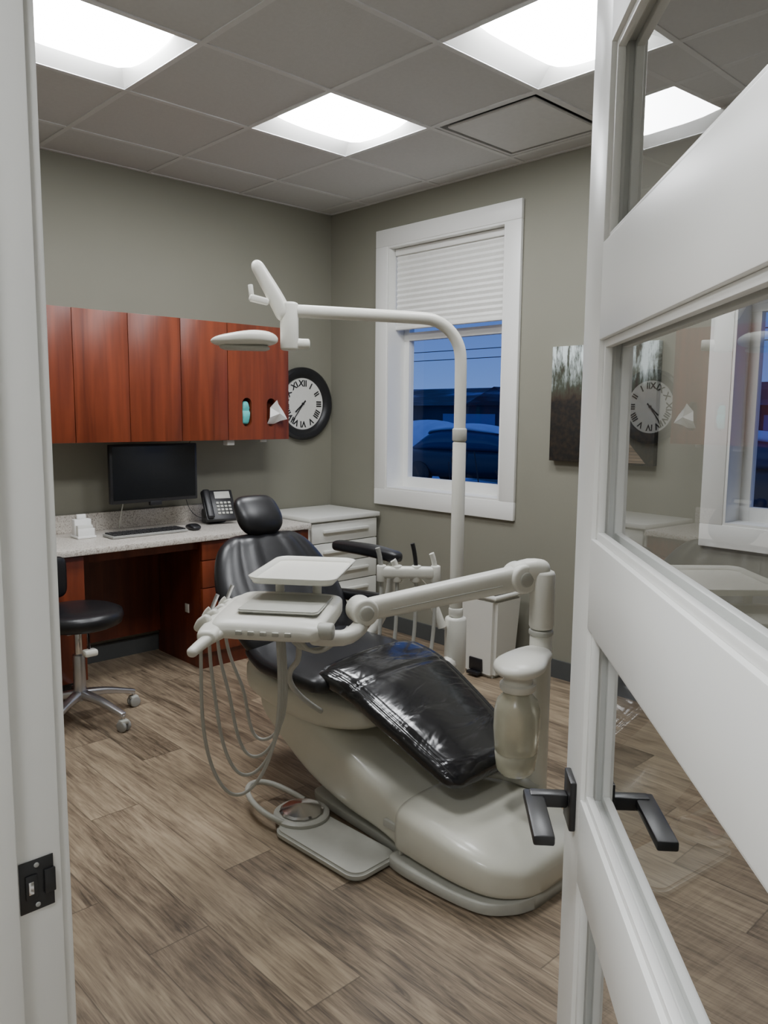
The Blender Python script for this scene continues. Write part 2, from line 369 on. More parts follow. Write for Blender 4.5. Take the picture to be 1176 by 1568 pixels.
# ------------------------------------------------------------------ windows
def window(idx, y0, y1):
    z0, z1 = WZ; g = group('window_%d' % idx, (0.08, (y0+y1)/2, (z0+z1)/2)); c = .105
    boxes('casing', [((-.022, y0-c, z1), (-.0005, y1+c, z1+c)), ((-.022, y0-c, z0-c), (-.0005, y1+c, z0)), ((-.022, y0-c, z0), (-.0005, y0, z1)), ((-.022, y1, z0), (-.0005, y1+c, z1))], M_trim, g, bevel=.003)
    boxes('jamb_liner', [((-.018, y0, z0+.012), (.2, y0+.012, z1-.012)), ((-.018, y1-.012, z0+.012), (.2, y1, z1-.012)), ((-.018, y0, z0), (.2, y1, z0+.012)), ((-.018, y0, z1-.012), (.2, y1, z1))], M_trim, g)
    a, b = y0+.012, y1-.012; s = .045; zm = 1.92
    boxes('sash', [((.13, a, z0+.012), (.175, a+s, z1-.012)), ((.13, b-s, z0+.012), (.175, b, z1-.012)), ((.132, a+s, z0+.012), (.173, b-s, z0+.075)), ((.132, a+s, z1-.06), (.173, b-s, z1-.012)), ((.125, a+.001, zm-.02), (.18, b-.001, zm+.03))], M_trim, g)
    mesh_ob('glass', [(.15, a+s, z0+.075), (.15, b-s, z0+.075), (.15, b-s, z1-.06), (.15, a+s, z1-.06)], [(0, 1, 2, 3)], M_glass, g)
    zb = 1.985; vs = []; n = int((z1-.05-zb)/.017)
    boxes('shade_rails', [((.035, a+.004, z1-.055), (.085, b-.004, z1-.014)), ((.04, a+.006, zb-.022), (.08, b-.006, zb))], M_trim, g, bevel=.003)
    for k in range(n+1):
        zz = zb+(z1-.052-zb)*k/n; xx = .047 if k % 2 else .056
        vs += [(xx, a+.006, zz), (xx, b-.006, zz)]
    mesh_ob('shade', vs, [(2*k, 2*k+1, 2*k+3, 2*k+2) for k in range(n)], M_shade, g)
    return g
window(1, *W1); window(2, *W2)
# ------------------------------------------------------------------ door
PSI = math.radians(47.6); hinge = Vector((XW+.003, JR+.004, 0))
ddir = Vector((math.sin(PSI), math.cos(PSI), 0)); dleft = Vector((-math.cos(PSI), math.sin(PSI), 0))
DX = Matrix(((ddir.x, dleft.x, 0, hinge.x), (ddir.y, dleft.y, 0, hinge.y), (0, 0, 1, 0), (0, 0, 0, 1)))
g = group('door_1', hinge); DW = .868; T = -.044; st = .112
gz = [(.19, .43), (.55, .79), (.91, 1.15), (1.27, 1.525), (1.645, 1.88)]
rails = [(.01, .19), (.43, .55), (.79, .91), (1.15, 1.27), (1.525, 1.645), (1.88, 2.03)]
boxes('frame', [((0, T, .01), (st, 0, 2.03)), ((DW-st, T, .01), (DW, 0, 2.03))], M_door, g, bevel=.002, xf=DX)
boxes('rails', [((st, T, a), (DW-st, 0, b)) for a, b in rails], M_door, g, bevel=.0015, xf=DX)
bd = []
for a, b in gz:
    for y0_, y1_ in ((-.016, -.006), (T+.006, T+.016)):
        bd += [((st+.01, y0_, a), (DW-st-.01, y1_, a+.010)), ((st+.01, y0_, b-.010), (DW-st-.01, y1_, b)), ((st, y0_, a), (st+.010, y1_, b)), ((DW-st-.010, y0_, a), (DW-st, y1_, b))]
boxes('glazing_beads', bd, M_door, g, bevel=.0015, xf=DX)
vs = []; fs = []
for a, b in gz:
    k = len(vs); vs += [DX @ Vector(p) for p in ((st, -.022, a), (DW-st, -.022, a), (DW-st, -.022, b), (st, -.022, b))]; fs.append((k, k+1, k+2, k+3))
mesh_ob('glass_lites', vs, fs, M_dglass, g)
hb = DW-.062; hz = .885
for sgn, f0 in ((1, 0), (-1, T)):
    y = lambda d: f0+sgn*d
    nm = 'near' if sgn > 0 else 'far'
    boxes('rosette_'+nm, [((hb-.026, min(y(0), y(.009)), hz-.036), (hb+.026, max(y(0), y(.009)), hz+.036))], M_blackmetal, g, bevel=.002, xf=DX)
    boxes('spindle_'+nm, [((hb-.010, min(y(.009), y(.062)), hz-.010), (hb+.010, max(y(.009), y(.062)), hz+.010))], M_blackmetal, g, bevel=.003, xf=DX)
    boxes('lever_'+nm, [((hb-.120, min(y(.042), y(.070)), hz-.006), (hb+.012, max(y(.042), y(.070)), hz+.008))], M_blackmetal, g, bevel=.003, xf=DX)
for zz in (.25, 1.0, 1.8):
    boxes('hinge', [((-.008, -.012, zz-.045), (.004, .004, zz+.045))], M_alu, g, bevel=.002, xf=DX)
# ------------------------------------------------------------------ upper cabinets
g = group('wall_cabinet', (-1.5, -.165, 1.58)); cz0, cz1 = 1.27, 1.94; cd_ = .33
xs_ = [-2.55, -2.25, -1.95, -1.655, -1.35, -1.05, -.615]
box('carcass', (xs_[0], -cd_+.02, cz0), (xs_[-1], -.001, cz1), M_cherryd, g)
for a, b in zip(xs_[:-1], xs_[1:]):
    if b == xs_[-1]: continue
    box('door_panel', (a+.0015, -cd_, cz0-.003), (b-.0015, -cd_+.019, cz1), M_cherry, g, bevel=.0015)
dp = box('dispenser_panel', (-1.05+.0015, -cd_, cz0-.003), (-.615, -cd_+.019, cz1), M_cherry, g)
def stadium(cx, cz, w, h, y0, y1):
    bm = bmesh.new(); pts = []
    for k in range(13): a = math.pi*k/12; pts.append((cx+w/2*math.cos(a), cz+(h-w)/2+w/2*math.sin(a)))
    for k in range(13): a = math.pi+math.pi*k/12; pts.append((cx+w/2*math.cos(a), cz-(h-w)/2+w/2*math.sin(a)))
    f = bm.faces.new([bm.verts.new((x, y0, z)) for x, z in pts]); r = bmesh.ops.extrude_face_region(bm, geom=[f])
    bmesh.ops.translate(bm, vec=(0, y1-y0, 0), verts=[v for v in r['geom'] if isinstance(v, bmesh.types.BMVert)])
    bmesh.ops.recalc_face_normals(bm, faces=bm.faces); return bm
for cx in (-.92, -.745):
    me = bpy.data.meshes.new('cut'); bm = stadium(cx, 1.43, .065, .17, -.4, -.28); bm.to_mesh(me); bm.free()
    co = bpy.data.objects.new('cut', me); COL.objects.link(co)
    for tgt in [dp] + [o for o in g.children if o.name.startswith('carcass')]:
        md = tgt.modifiers.new('b', 'BOOLEAN'); md.object = co; md.operation = 'DIFFERENCE'; md.solver = 'EXACT'
        dg = bpy.context.evaluated_depsgraph_get(); nm = bpy.data.meshes.new_from_object(tgt.evaluated_get(dg)); tgt.modifiers.clear(); tgt.data = nm
    bpy.data.objects.remove(co)
slab_path('teal_glove', [(-.92, -.305, 1.36, .045, .02), (-.918, -.315, 1.43, .05, .03), (-.92, -.305, 1.495, .035, .02)], (1, 0, 0), M_teal, g, rnd=.015)
tis = [(-.77, -.318, 1.36), (-.72, -.318, 1.36), (-.70, -.36, 1.38), (-.655, -.37, 1.39), (-.68, -.36, 1.44), (-.72, -.37, 1.48), (-.745, -.39, 1.505), (-.76, -.34, 1.46), (-.72, -.385, 1.425), (-.77, -.35, 1.40)]
mesh_ob('tissue', tis, [(0, 1, 8), (1, 2, 8), (2, 3, 8), (3, 4, 8), (4, 5, 8), (5, 6, 8), (6, 7, 8), (7, 9, 8), (9, 0, 8)], M_paper, g)
box('sensor_holder', (-1.04, -.30, 1.235), (-.99, -.25, 1.268), M_cabw, g, bevel=.004)
box('hook', (-.80, -.30, 1.25), (-.76, -.28, 1.268), M_cabw, g, bevel=.002)
# ------------------------------------------------------------------ desk
g = group('built_in_desk', (-1.6, -.28, .4)); cz = .762
box('countertop', (-3.2, -.57, cz-.032), (-.625, -.002, cz), M_counter, g, bevel=.004)
box('backsplash', (-3.2, -.022, cz), (-.625, -.002, cz+.10), M_counter, g, bevel=.003)
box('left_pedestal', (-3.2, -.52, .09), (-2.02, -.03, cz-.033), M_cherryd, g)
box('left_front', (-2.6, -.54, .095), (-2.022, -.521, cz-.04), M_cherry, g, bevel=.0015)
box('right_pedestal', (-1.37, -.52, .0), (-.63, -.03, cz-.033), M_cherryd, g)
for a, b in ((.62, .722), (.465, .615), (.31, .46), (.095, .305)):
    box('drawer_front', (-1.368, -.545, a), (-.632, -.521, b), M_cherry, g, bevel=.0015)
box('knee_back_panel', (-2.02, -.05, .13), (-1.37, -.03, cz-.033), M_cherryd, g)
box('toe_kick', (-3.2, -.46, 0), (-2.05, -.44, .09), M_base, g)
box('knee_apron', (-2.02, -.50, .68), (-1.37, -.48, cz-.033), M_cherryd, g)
box('lock_plate', (-1.376, -.40, .30), (-1.3702, -.36, .35), M_cabw, g, bevel=.002)
g = group('dental_drawer_cabinet', (-.3, -.27, .4))
box('body', (-.595, -.50, .05), (-.03, -.02, .755), M_cabw, g, bevel=.002)
box('top', (-.61, -.535, .757), (-.022, -.014, .785), M_cabw, g, bevel=.004)
zz = .745
for h in (.13, .13, .13, .26):
    box('drawer', (-.585, -.522, zz-h+.006), (-.04, -.501, zz), M_cabw, g, bevel=.003)
    box('pull', (-.50, -.545, zz-.062), (-.125, -.523, zz-.042), M_cabw, g, bevel=.004); zz -= h
box('plinth', (-.58, -.47, 0), (-.04, -.03, .05), M_base, g)
# ------------------------------------------------------------------ monitor
g = group('computer_monitor', (-1.47, -.2, 1.07))
box('bezel', (-1.73, -.225, .925), (-1.20, -.195, 1.25), M_black, g, bevel=.006)
box('screen', (-1.715, -.2265, .945), (-1.215, -.2255, 1.238), M_screen, g)
box('chin', (-1.50, -.228, .905), (-1.43, -.20, .93), M_black, g, bevel=.003)
box('neck', (-1.50, -.195, 1.0), (-1.43, -.10, 1.08), M_black, g, bevel=.005)
box('wall_plate', (-1.53, -.10, .97), (-1.40, -.0235, 1.11), M_black, g, bevel=.003)
tube('cable', [(-1.63, -.17, .95), (-1.64, -.16, .88), (-1.63, -.10, .80), (-1.61, -.06, .768)], .003, M_lgray, g)
g = group('keyboard', (-1.60, -.33, .77))
box('case', (-1.80, -.39, .7635), (-1.36, -.26, .778), M_grayp, g, bevel=.004)
kb = []
for r in range(5):
    for c in range(18):
        x = -1.79+c*.0235; y = -.382+r*.0235; kb.append(((x, y, .778), (x+.019, y+.019, .785)))
boxes('keys', kb, M_black, g, bevel=.0012, seg=1)
g = group('computer_mouse', (-1.30, -.34, .77))
slab_path('shell', [(-1.30, -.39, .775, .055, .020), (-1.30, -.34, .782, .062, .034), (-1.30, -.285, .775, .05, .020)], (1, 0, 0), M_black, g, rnd=.02)
g = group('card_holder', (-1.885, -.22, .8))
box('base', (-1.935, -.27, .763), (-1.835, -.17, .775), M_paper, g, bevel=.003)
box('box', (-1.93, -.22, .775), (-1.84, -.18, .86), M_paper, g, bevel=.003)
box('front_lip', (-1.93, -.262, .775), (-1.84, -.255, .815), M_paper, g, bevel=.002)
box('cards', (-1.925, -.25, .776), (-1.845, -.222, .83), M_cabw, g, bevel=.001)
box('tab', (-1.91, -.205, .86), (-1.86, -.19, .885), M_paper, g, bevel=.004)
# phone
g = group('desk_phone', (-1.05, -.22, .85))
R = Matrix.Translation((-1.05, -.24, .775)) @ Matrix.Rotation(math.radians(-15), 4, 'Z') @ Matrix.Rotation(math.radians(52), 4, 'X')
box('body', (-.095, .0, .0), (.095, .21, .03), M_black, g, bevel=.008, xf=R)
box('handset', (-.093, .005, .032), (-.048, .205, .056), M_black, g, bevel=.012, seg=3, xf=R)
box('display', (-.02, .145, .031), (.075, .195, .034), M_lgray, g, bevel=.001, xf=R)
boxes('buttons', [((-.02+.024*i, .035+.024*j, .03), (-.003+.024*i, .050+.024*j, .035)) for i in range(4) for j in range(4)], M_lgray, g, bevel=.001, seg=1, xf=R)
box('stand', (-1.12, -.20, .764), (-.99, -.12, .85), M_black, g, bevel=.01)
tube('cord', [(-1.14, -.2, .80), (-1.19, -.1, .80), (-1.21, -.06, 1.0), (-1.19, -.05, 1.15), (-1.14, -.05, 1.26)], .002, M_black, g)
# ------------------------------------------------------------------ clock
g = group('wall_clock', (-.262, -.03, 1.49)); cc = Vector((-.262, -.001, 1.49))
lathe_axis('bezel', cc, (0, -1, 0), [(0, .235), (.01, .245), (.03, .243), (.042, .228), (.040, .205), (.026, .178), (.012, .172)], M_black, g, 64)
lathe_axis('dial', cc+Vector((0, -.012, 0)), (0, -1, 0), [(0, .174), (.003, .174)], M_face, g, 64)
rn = ['XII', 'I', 'II', 'III', 'IIII', 'V', 'VI', 'VII', 'VIII', 'IX', 'X', 'XI']
for k, s in enumerate(rn):
    a = math.radians(30*k); cu = bpy.data.curves.new('numeral_'+s, 'FONT'); cu.body = s; cu.size = .058; cu.align_x = 'CENTER'; cu.align_y = 'CENTER'; cu.extrude = .0006; cu.offset = .0015
    ob = bpy.data.objects.new('tmp', cu); COL.objects.link(ob)
    dg = bpy.context.evaluated_depsgraph_get(); me = bpy.data.meshes.new_from_object(ob.evaluated_get(dg)); bpy.data.objects.remove(ob)
    mw = Matrix.Translation(cc+Vector((.135*math.sin(a), -.017, .135*math.cos(a)))) @ Matrix.Rotation(a, 4, 'Y') @ Matrix.Rotation(math.pi/2, 4, 'X')
    me.transform(mw); me.materials.clear(); fin(bpy.data.objects.new('numeral_'+s, me), g, M_black)
def hand(nm, ang, l, w, yy):
    a = math.radians(ang)
    box(nm, (-w/2, -.001, -.03), (w/2, .001, l), M_black, g, xf=Matrix.Translation(cc+Vector((0, yy, 0))) @ Matrix.Rotation(a, 4, 'Y'))
hand('hour_hand', 229, .085, .009, -.019); hand('minute_hand', 218, .14, .006, -.022)
lathe_axis('hub', cc+Vector((0, -.015, 0)), (0, -1, 0), [(0, .009), (.01, .008)], M_black, g, 20)
# ------------------------------------------------------------------ picture canvas
def pic_mat():
    m, nt, b = new_mat('forest_print'); N = nt.nodes; L = nt.links
    tc = N.new('ShaderNodeTexCoord'); mp = N.new('ShaderNodeMapping'); mp.inputs['Scale'].default_value = (1, 24, 5)
    nz = N.new('ShaderNodeTexNoise'); nz.inputs['Scale'].default_value = 1.0; nz.inputs['Detail'].default_value = 8; nz.inputs['Roughness'].default_value = .7
    L.new(tc.outputs['Object'], mp.inputs[0]); L.new(mp.outputs[0], nz.inputs['Vector'])
    sp = N.new('ShaderNodeSeparateXYZ'); L.new(tc.outputs['Object'], sp.inputs[0])
    mr = N.new('ShaderNodeMapRange'); mr.inputs['From Min'].default_value = 1.50; mr.inputs['From Max'].default_value = 1.74
    L.new(sp.outputs[2], mr.inputs['Value'])
    a = N.new('ShaderNodeMath'); a.operation = 'MULTIPLY_ADD'; L.new(nz.outputs['Fac'], a.inputs[0]); a.inputs[1].default_value = 2.0; a.inputs[2].default_value = -.70
    mu = N.new('ShaderNodeMath'); mu.operation = 'MULTIPLY'; L.new(a.outputs[0], mu.inputs[0]); L.new(mr.outputs[0], mu.inputs[1])
    nb = N.new('ShaderNodeTexNoise'); nb.inputs['Scale'].default_value = 45; nb.inputs['Detail'].default_value = 5; L.new(tc.outputs['Object'], nb.inputs['Vector'])
    ad = N.new('ShaderNodeMath'); ad.operation = 'MULTIPLY_ADD'; L.new(nb.outputs['Fac'], ad.inputs[0]); ad.inputs[1].default_value = .10; L.new(mu.outputs[0], ad.inputs[2])
    r = N.new('ShaderNodeValToRGB'); r.color_ramp.elements[0].position = 0.04; r.color_ramp.elements[0].color = (.006, .006, .005, 1)
    r.color_ramp.elements[1].position = .42; r.color_ramp.elements[1].color = (.66, .74, .74, 1)
    e = r.color_ramp.elements.new(.075); e.color = (.035, .022, .012, 1)
    e = r.color_ramp.elements.new(.16); e.color = (.05, .06, .04, 1)
    L.new(ad.outputs[0], r.inputs[0]); L.new(r.outputs[0], b.inputs['Base Color']); b.inputs['Roughness'].default_value = .7
    return m
g = group('canvas_picture', (-.02, -2.16, 1.49))
box('canvas', (-.04, -2.46, 1.19), (-.002, -1.865, 1.785), pic_mat(), g, bevel=.002)
M_board = wood_mat('boardwalk_print', (.10, .065, .04), (.30, .22, .15), 'Y', .6)
mesh_ob('boardwalk', [(-.0405, -2.42, 1.20), (-.0405, -2.08, 1.20), (-.0405, -2.16, 1.36), (-.0405, -2.19, 1.50), (-.0405, -2.23, 1.50), (-.0405, -2.27, 1.36)], [(0, 1, 2, 5), (5, 2, 3, 4)], M_board, g)
for k in range(10):
    z = 1.208+.016*k; hw = .17*(1-k/13); c = -2.25+.003*k
    box('plank_line', (-.0412, c-hw*.95, z), (-.0407, c+hw*.95, z+.002), M_black, g)
# ------------------------------------------------------------------ stool
sx, sy = -2.17, -.80
g = group('operator_stool', (sx, sy, 0))
lathe_axis('seat', (sx, sy, .455), (0, 0, 1), [(0, .05), (.001, .17), (.012, .195), (.04, .205), (.065, .198), (.078, .17), (.082, .10), (.083, .0)], M_vinyl, g, 48, 60)
cyl('gas_column', (sx, sy, .28), (sx, sy, .455), .018, M_chrome, g); cyl('outer_column', (sx, sy, .10), (sx, sy, .32), .028, M_alu, g)
box('mechanism', (sx-.07, sy-.05, .425), (sx+.07, sy+.05, .455), M_alu, g, bevel=.008)
tube('lever', [(sx+.03, sy-.04, .435), (sx+.0, sy-.12, .42), (sx-.02, sy-.17, .38)], .006, M_chrome, g)
box('lever_paddle', (sx-.05, sy-.20, .355), (sx+.01, sy-.15, .385), M_white, g, bevel=.01)
for k in range(5):
    a = math.radians(-70+72*k); d = Vector((math.cos(a), math.sin(a), 0)); s = Vector((-d.y, d.x, 0)); p = Vector((sx, sy, 0))
    slab_path('leg', [tuple(p+d*.02+Vector((0, 0, .13)))+(.05, .04), tuple(p+d*.13+Vector((0, 0, .115)))+(.04, .03), tuple(p+d*.27+Vector((0, 0, .075)))+(.03, .022)], s, M_alu, g, rnd=.008)
    e = p+d*.265; cyl('caster_stem', e+Vector((0, 0, .05)), e+Vector((0, 0, .075)), .008, M_chrome, g)
    for o in (-.014, .014): cyl('caster_wheel', e+s*(o-.008)+Vector((0, 0, .026)), e+s*(o+.008)+Vector((0, 0, .026)), .026, M_grayp, g)
    box('caster_hood', e+Vector((-.02, -.02, .035)), e+Vector((.02, .02, .055)), M_lgray, g, bevel=.008)
S = Vector((-.724, .69, 0)); F = Vector((.69, .724, 0))
pb = Vector((sx, sy, 0))+S*.125
tube('back_post', [Vector((sx, sy, .44))+S*.03, Vector((sx, sy, .43))+S*.20, Vector((sx, sy, .50))+S*.24, Vector((sx, sy, .62))+S*.17], .012, M_chrome, g)
slab_path('back_pad', [tuple(pb-F*.15-S*.02+Vector((0, 0, .655)))+(.19, .05), tuple(pb-F*.06+S*.03+Vector((0, 0, .655)))+(.20, .055), tuple(pb+F*.06+S*.03+Vector((0, 0, .655)))+(.20, .055), tuple(pb+F*.15-S*.02+Vector((0, 0, .655)))+(.19, .05)], (0, 0, 1), M_vinyl, g, rnd=.04)
# ------------------------------------------------------------------ trash bin
g = group('waste_bin', (-.2, -1.62, 0))
bm = bmesh.new(); r = bmesh.ops.create_cube(bm, size=1)
for v in r['verts']:
    k = 1.0 if v.co.z > 0 else .82
    v.co = Vector((-.20+v.co.x*.24*k, -1.62+v.co.y*.27*k, .225+v.co.z*.45))
bmesh.ops.bevel(bm, geom=bm.edges[:], offset=.02, segments=4, affect='EDGES'); me = bpy.data.meshes.new('bin'); bm.to_mesh(me); bm.free()
ob = fin(bpy.data.objects.new('bin', me), g, M_cabw); auto_smooth(ob, 45)
box('rim', (-.325, -1.76, .445), (-.075, -1.48, .465), M_cabw, g, bevel=.008)
box('lid_opening', (-.30, -1.735, .464), (-.10, -1.505, .469), M_black, g, bevel=.002)
box('pedal_recess', (-.312, -1.66, .03), (-.295, -1.57, .10), M_black, g, bevel=.004)
box('pedal', (-.34, -1.655, .012), (-.295, -1.575, .03), M_black, g, bevel=.004)
# ------------------------------------------------------------------ DENTAL CHAIR
cx = -1.69
g = group('dental_chair', (cx, -2.3, 0))
c2 = cx-.015
loft_y('base_rim', [(-3.08, c2, .18, 0, .045), (-3.055, c2, .32, 0, .045), (-2.98, c2, .455, 0, .045), (-2.8, c2, .505, 0, .045), (-2.64, c2, .495, 0, .045), (-2.60, cx, .40, 0, .04), (-2.2, cx, .34, 0, .04), (-2.12, cx, .30, 0, .04)], M_lgray, g, exp=8)
loft_y('base_cover', [(-3.085, c2, .14, .045, .10), (-3.07, c2, .28, .042, .135), (-3.01, c2, .42, .04, .165), (-2.91, c2, .485, .04, .195), (-2.78, c2, .497, .04, .215), (-2.66, c2, .49, .04, .225)], M_cream, g, exp=4.5)
loft_y('lift_shell', [(-2.668, c2, .475, .05, .215), (-2.55, cx, .465, .055, .245), (-2.35, cx, .44, .06, .30), (-2.15, cx, .42, .10, .355), (-1.98, cx, .41, .18, .40), (-1.86, cx, .39, .25, .41), (-1.80, cx, .33, .29, .39)], M_cream, g, exp=5)
boxes('seam_trim', [((cx-.246, -2.672, .05), (cx+.236, -2.664, .20))], M_lgray, g, bevel=.002)
boxes('shell_notch', [((cx-.256, -2.71, .125), (cx-.240, -2.60, .15))], M_lgray, g, bevel=.004)
loft_y('seat_shell', [(-2.42, cx, .20, .37, .43), (-2.38, cx, .36, .34, .44), (-2.2, cx, .44, .30, .46), (-2.0, cx, .46, .30, .46), (-1.82, cx, .46, .33, .47), (-1.74, cx, .38, .37, .47)], M_cream, g, exp=3.5)
lc = cx+.03
slab_path('toe_support', [(lc, -2.35, .42, .34, .05), (lc, -2.55, .36, .32, .045), (lc, -2.74, .285, .28, .04)], (1, 0, 0), M_grayp, g, rnd=.03)
def gauss(l, c, s): return math.exp(-((l-c)/s)**2)
def crown(l, x): return .010*(1-x*x)
def legtop(l, x): return .012*(1-x*x) - .004*(gauss(l, .28, .010)) - .006*gauss(abs(x), .86, .03)
slab_path('seat_cushion', [(cx, -1.80, .535, .50, .09), (cx, -1.95, .500, .56, .10), (cx, -2.12, .500, .58, .09), (cx, -2.30, .495, .55, .08)], (1, 0, 0), M_vinyl, g, n=64, rnd=.05, topfun=crown)
slab_path('leg_rest_cushion', [(lc-.01, -2.20, .522, .53, .085), (lc, -2.36, .495, .51, .085), (lc, -2.55, .418, .47, .08), (lc, -2.70, .348, .43, .075), (lc, -2.825, .295, .40, .07)], (1, 0, 0), M_cover, g, n=96, rnd=.06, topfun=legtop, rexp=2.6)
def pleat(l, x): return .012*(1-x*x) + .007*abs(math.cos(x*math.pi*2.5))
slab_path('back_cushion', [(cx, -1.90, .50, .50, .08), (cx, -1.80, .60, .56, .10), (cx, -1.70, .72, .58, .10), (cx, -1.62, .83, .50, .09), (cx, -1.56, .92, .36, .07)], (1, 0, 0), M_vinyl, g, n=96, rnd=.07, topfun=pleat)
slab_path('back_shell', [(cx, -1.84, .46, .42, .05), (cx, -1.735, .60, .48, .05), (cx, -1.64, .73, .46, .05), (cx, -1.56, .84, .36, .04)], (1, 0, 0), M_cream, g, rnd=.05)
slab_path('headrest', [(cx, -1.60, .92, .17, .07), (cx, -1.565, .99, .215, .08), (cx, -1.50, 1.075, .19, .065)], (1, 0, 0), M_vinyl, g, rnd=.05, exp=2.6)
box('headrest_bar', (cx-.03, -1.55, .80), (cx+.03, -1.535, .99), M_alu, g, bevel=.004)
ax = cx+.335
slab_path('armrest_pad', [(ax, -2.07, .845, .06, .045), (ax, -1.9, .855, .075, .05), (ax, -1.66, .85, .065, .045)], (1, 0, 0), M_vinyl, g, rnd=.03)
tube('armrest_post', [(ax, -2.02, .82), (ax, -2.03, .74), (ax, -2.0, .62), (ax-.05, -1.95, .50), (ax-.15, -1.93, .44)], .02, M_white, g)
slab_path('arm_lower', [(ax, -1.98, .66, .05, .04), (ax-.01, -1.85, .65, .06, .05), (ax-.04, -1.72, .65, .05, .04)], (1, 0, 0), M_vinyl, g, rnd=.02)
g2 = group('foot_control', (-1.99, -2.3, 0))
rplate('floor_plate', -2.005, -2.43, .002, .030, .20, .42, .05, M_lgray, g2, rot=math.radians(2), bev=.008)
lathe_axis('disc_base', (-1.985, -2.23, .028), (0, 0, 1), [(0, .098), (.012, .098), (.018, .090)], M_lgray, g2, 40)
lathe_axis('disc', (-1.985, -2.23, .045), (0, 0, 1), [(0, .072), (.006, .078), (.012, .07), (.026, .02), (.030, .0)], M_chrome, g2, 12, 20)
tube('guard_ring', [(-2.05, -2.27, .03), (-2.11, -2.20, .05), (-2.10, -2.02, .075), (-2.0, -1.96, .075), (-1.93, -2.02, .05), (-1.91, -2.15, .03)], .010, M_lgray, g2)
# ------------------------------------------------------------------ DELIVERY UNIT
g = group('dental_delivery_unit', (-1.47, -2.85, 0))
px, py = -1.475, -2.85
cyl('post', (px, py, .15), (px, py, .72), .036, M_white, g); cyl('post_collar', (px, py, .715), (px, py, .735), .040, M_lgray, g)
cyl('post_upper', (px, py, .735), (px, py, .93), .040, M_white, g, bev=.012)
tube('post_foot', [(px, py, .2), (px, py, .12), (px-.04, py, .085), (px-.10, py, .08)], .036, M_white, g)
K = Vector((-1.525, -2.795, .905)); E = Vector((-2.03, -2.59, .84))
bd_ = (E-K).normalized(); bs = bd_.cross(Vector((0, 0, 1))).normalized()
slab_path('shoulder', [(px+.02, py-.01, .925, .07, .07), (px-.03, py+.03, .93, .07, .075), tuple(K+Vector((-.02, .02, .0)))+(.07, .08)], bs, M_white, g, rnd=.03, exp=2.6)
cyl('shoulder_knuckle', K-bs*.045, K+bs*.045, .048, M_white, g, bev=.01)
slab_path('boom', [tuple(K)+(.062, .082), tuple(K.lerp(E, .5))+(.060, .074), tuple(E)+(.058, .066)], bs, M_white, g, rnd=.03, exp=3)
cyl('elbow_knuckle', E-bs*.04, E+bs*.04, .042, M_white, g, bev=.008)
sb = bs if (bs.dot(CAM-E) > 0) else -bs
cyl('elbow_cap', E+sb*.02, E+sb*.046, .024, M_lgray, g)
cyl('shoulder_cap', K, K+sb*.048, .026, M_lgray, g)
tube('boom_groove', [K.lerp(E, .15)+sb*.030+Vector((0, 0, -.008)), K.lerp(E, .5)+sb*.0305+Vector((0, 0, -.006)), K.lerp(E, .85)+sb*.028+Vector((0, 0, -.008))], .002, M_lgray, g)
C0 = Vector((-2.235, -2.455, 0)); A = math.radians(-52)
LX = Vector((math.cos(A), math.sin(A), 0)); LY = Vector((-math.sin(A), math.cos(A), 0))
def Lp(x, y, z): return C0+LX*x+LY*y+Vector((0, 0, z))
slab_path('wrist', [tuple(E+Vector((0, 0, -.045)))+(.045, .05), tuple(Lp(.20, -.03, .785))+(.045, .045), tuple(Lp(.10, -.05, .79))+(.05, .05)], (0, 0, 1), M_white, g, rnd=.02, exp=2.4)
XF = Matrix(((LX.x, LY.x, 0, C0.x), (LX.y, LY.y, 0, C0.y), (0, 0, 1, 0), (0, 0, 0, 1)))
def loft_local(name, ST, m, n=48, exp=4.5):
    ob = loft_y(name, ST, m, None, n=n, exp=exp); ob.data.transform(XF)
    ob.parent = g; ob.matrix_parent_inverse = Matrix.Translation(g.location).inverted(); return ob
loft_local('control_head', [(-.165, .0, .26, .81, .83), (-.15, 0, .31, .80, .848), (-.10, 0, .325, .795, .862), (.05, 0, .33, .80, .872), (.14, 0, .32, .805, .872), (.165, 0, .28, .815, .86)], M_white, exp=5)
rplate('head_mat', C0.x+LX.x*.02, C0.y+LX.y*.02, .866, .8745, .24, .22, .02, M_lgray, g, rot=A)
loft_local('instrument_wing', [(-.20, -.15, .04, .80, .82), (-.18, -.155, .06, .795, .835), (-.05, -.155, .075, .80, .85), (.08, -.155, .07, .81, .86), (.14, -.15, .04, .825, .86)], M_white, exp=3)
slab_path('grip_handle', [tuple(Lp(-.12, -.13, .82))+(.032, .045), tuple(Lp(-.155, -.20, .805))+(.03, .034), tuple(Lp(-.175, -.265, .785))+(.026, .028)], (0, 0, 1), M_white, g, rnd=.013, exp=2.4)
for i in range(4):
    y = -.12+.065*i
    slab_path('instrument_cradle', [tuple(Lp(-.17, y, .85))+(.028, .03), tuple(Lp(-.195, y, .835))+(.03, .03), tuple(Lp(-.212, y, .81))+(.024, .02)], LY, M_white, g, rnd=.01)
    tube('handpiece', [Lp(-.20, y, .80), Lp(-.198, y, .84), Lp(-.19, y+.005, .865), Lp(-.175, y+.01, .90 if i % 2 else .875)], .006, M_alu if i % 2 else M_white, g)
for i in range(5): box('front_button', (-.08+.035*i, -.172, .818), (-.062+.035*i, -.16, .830), M_lgray, g, bevel=.002, xf=XF)
pk = Lp(.165, -.13, .83); cyl('side_knob', pk-LX*.02, pk+LX*.025, .024, M_lgray, g)
TC = Vector((-2.065, -2.355, 0)); TX = Matrix.Translation(TC) @ Matrix.Rotation(A, 4, 'Z')
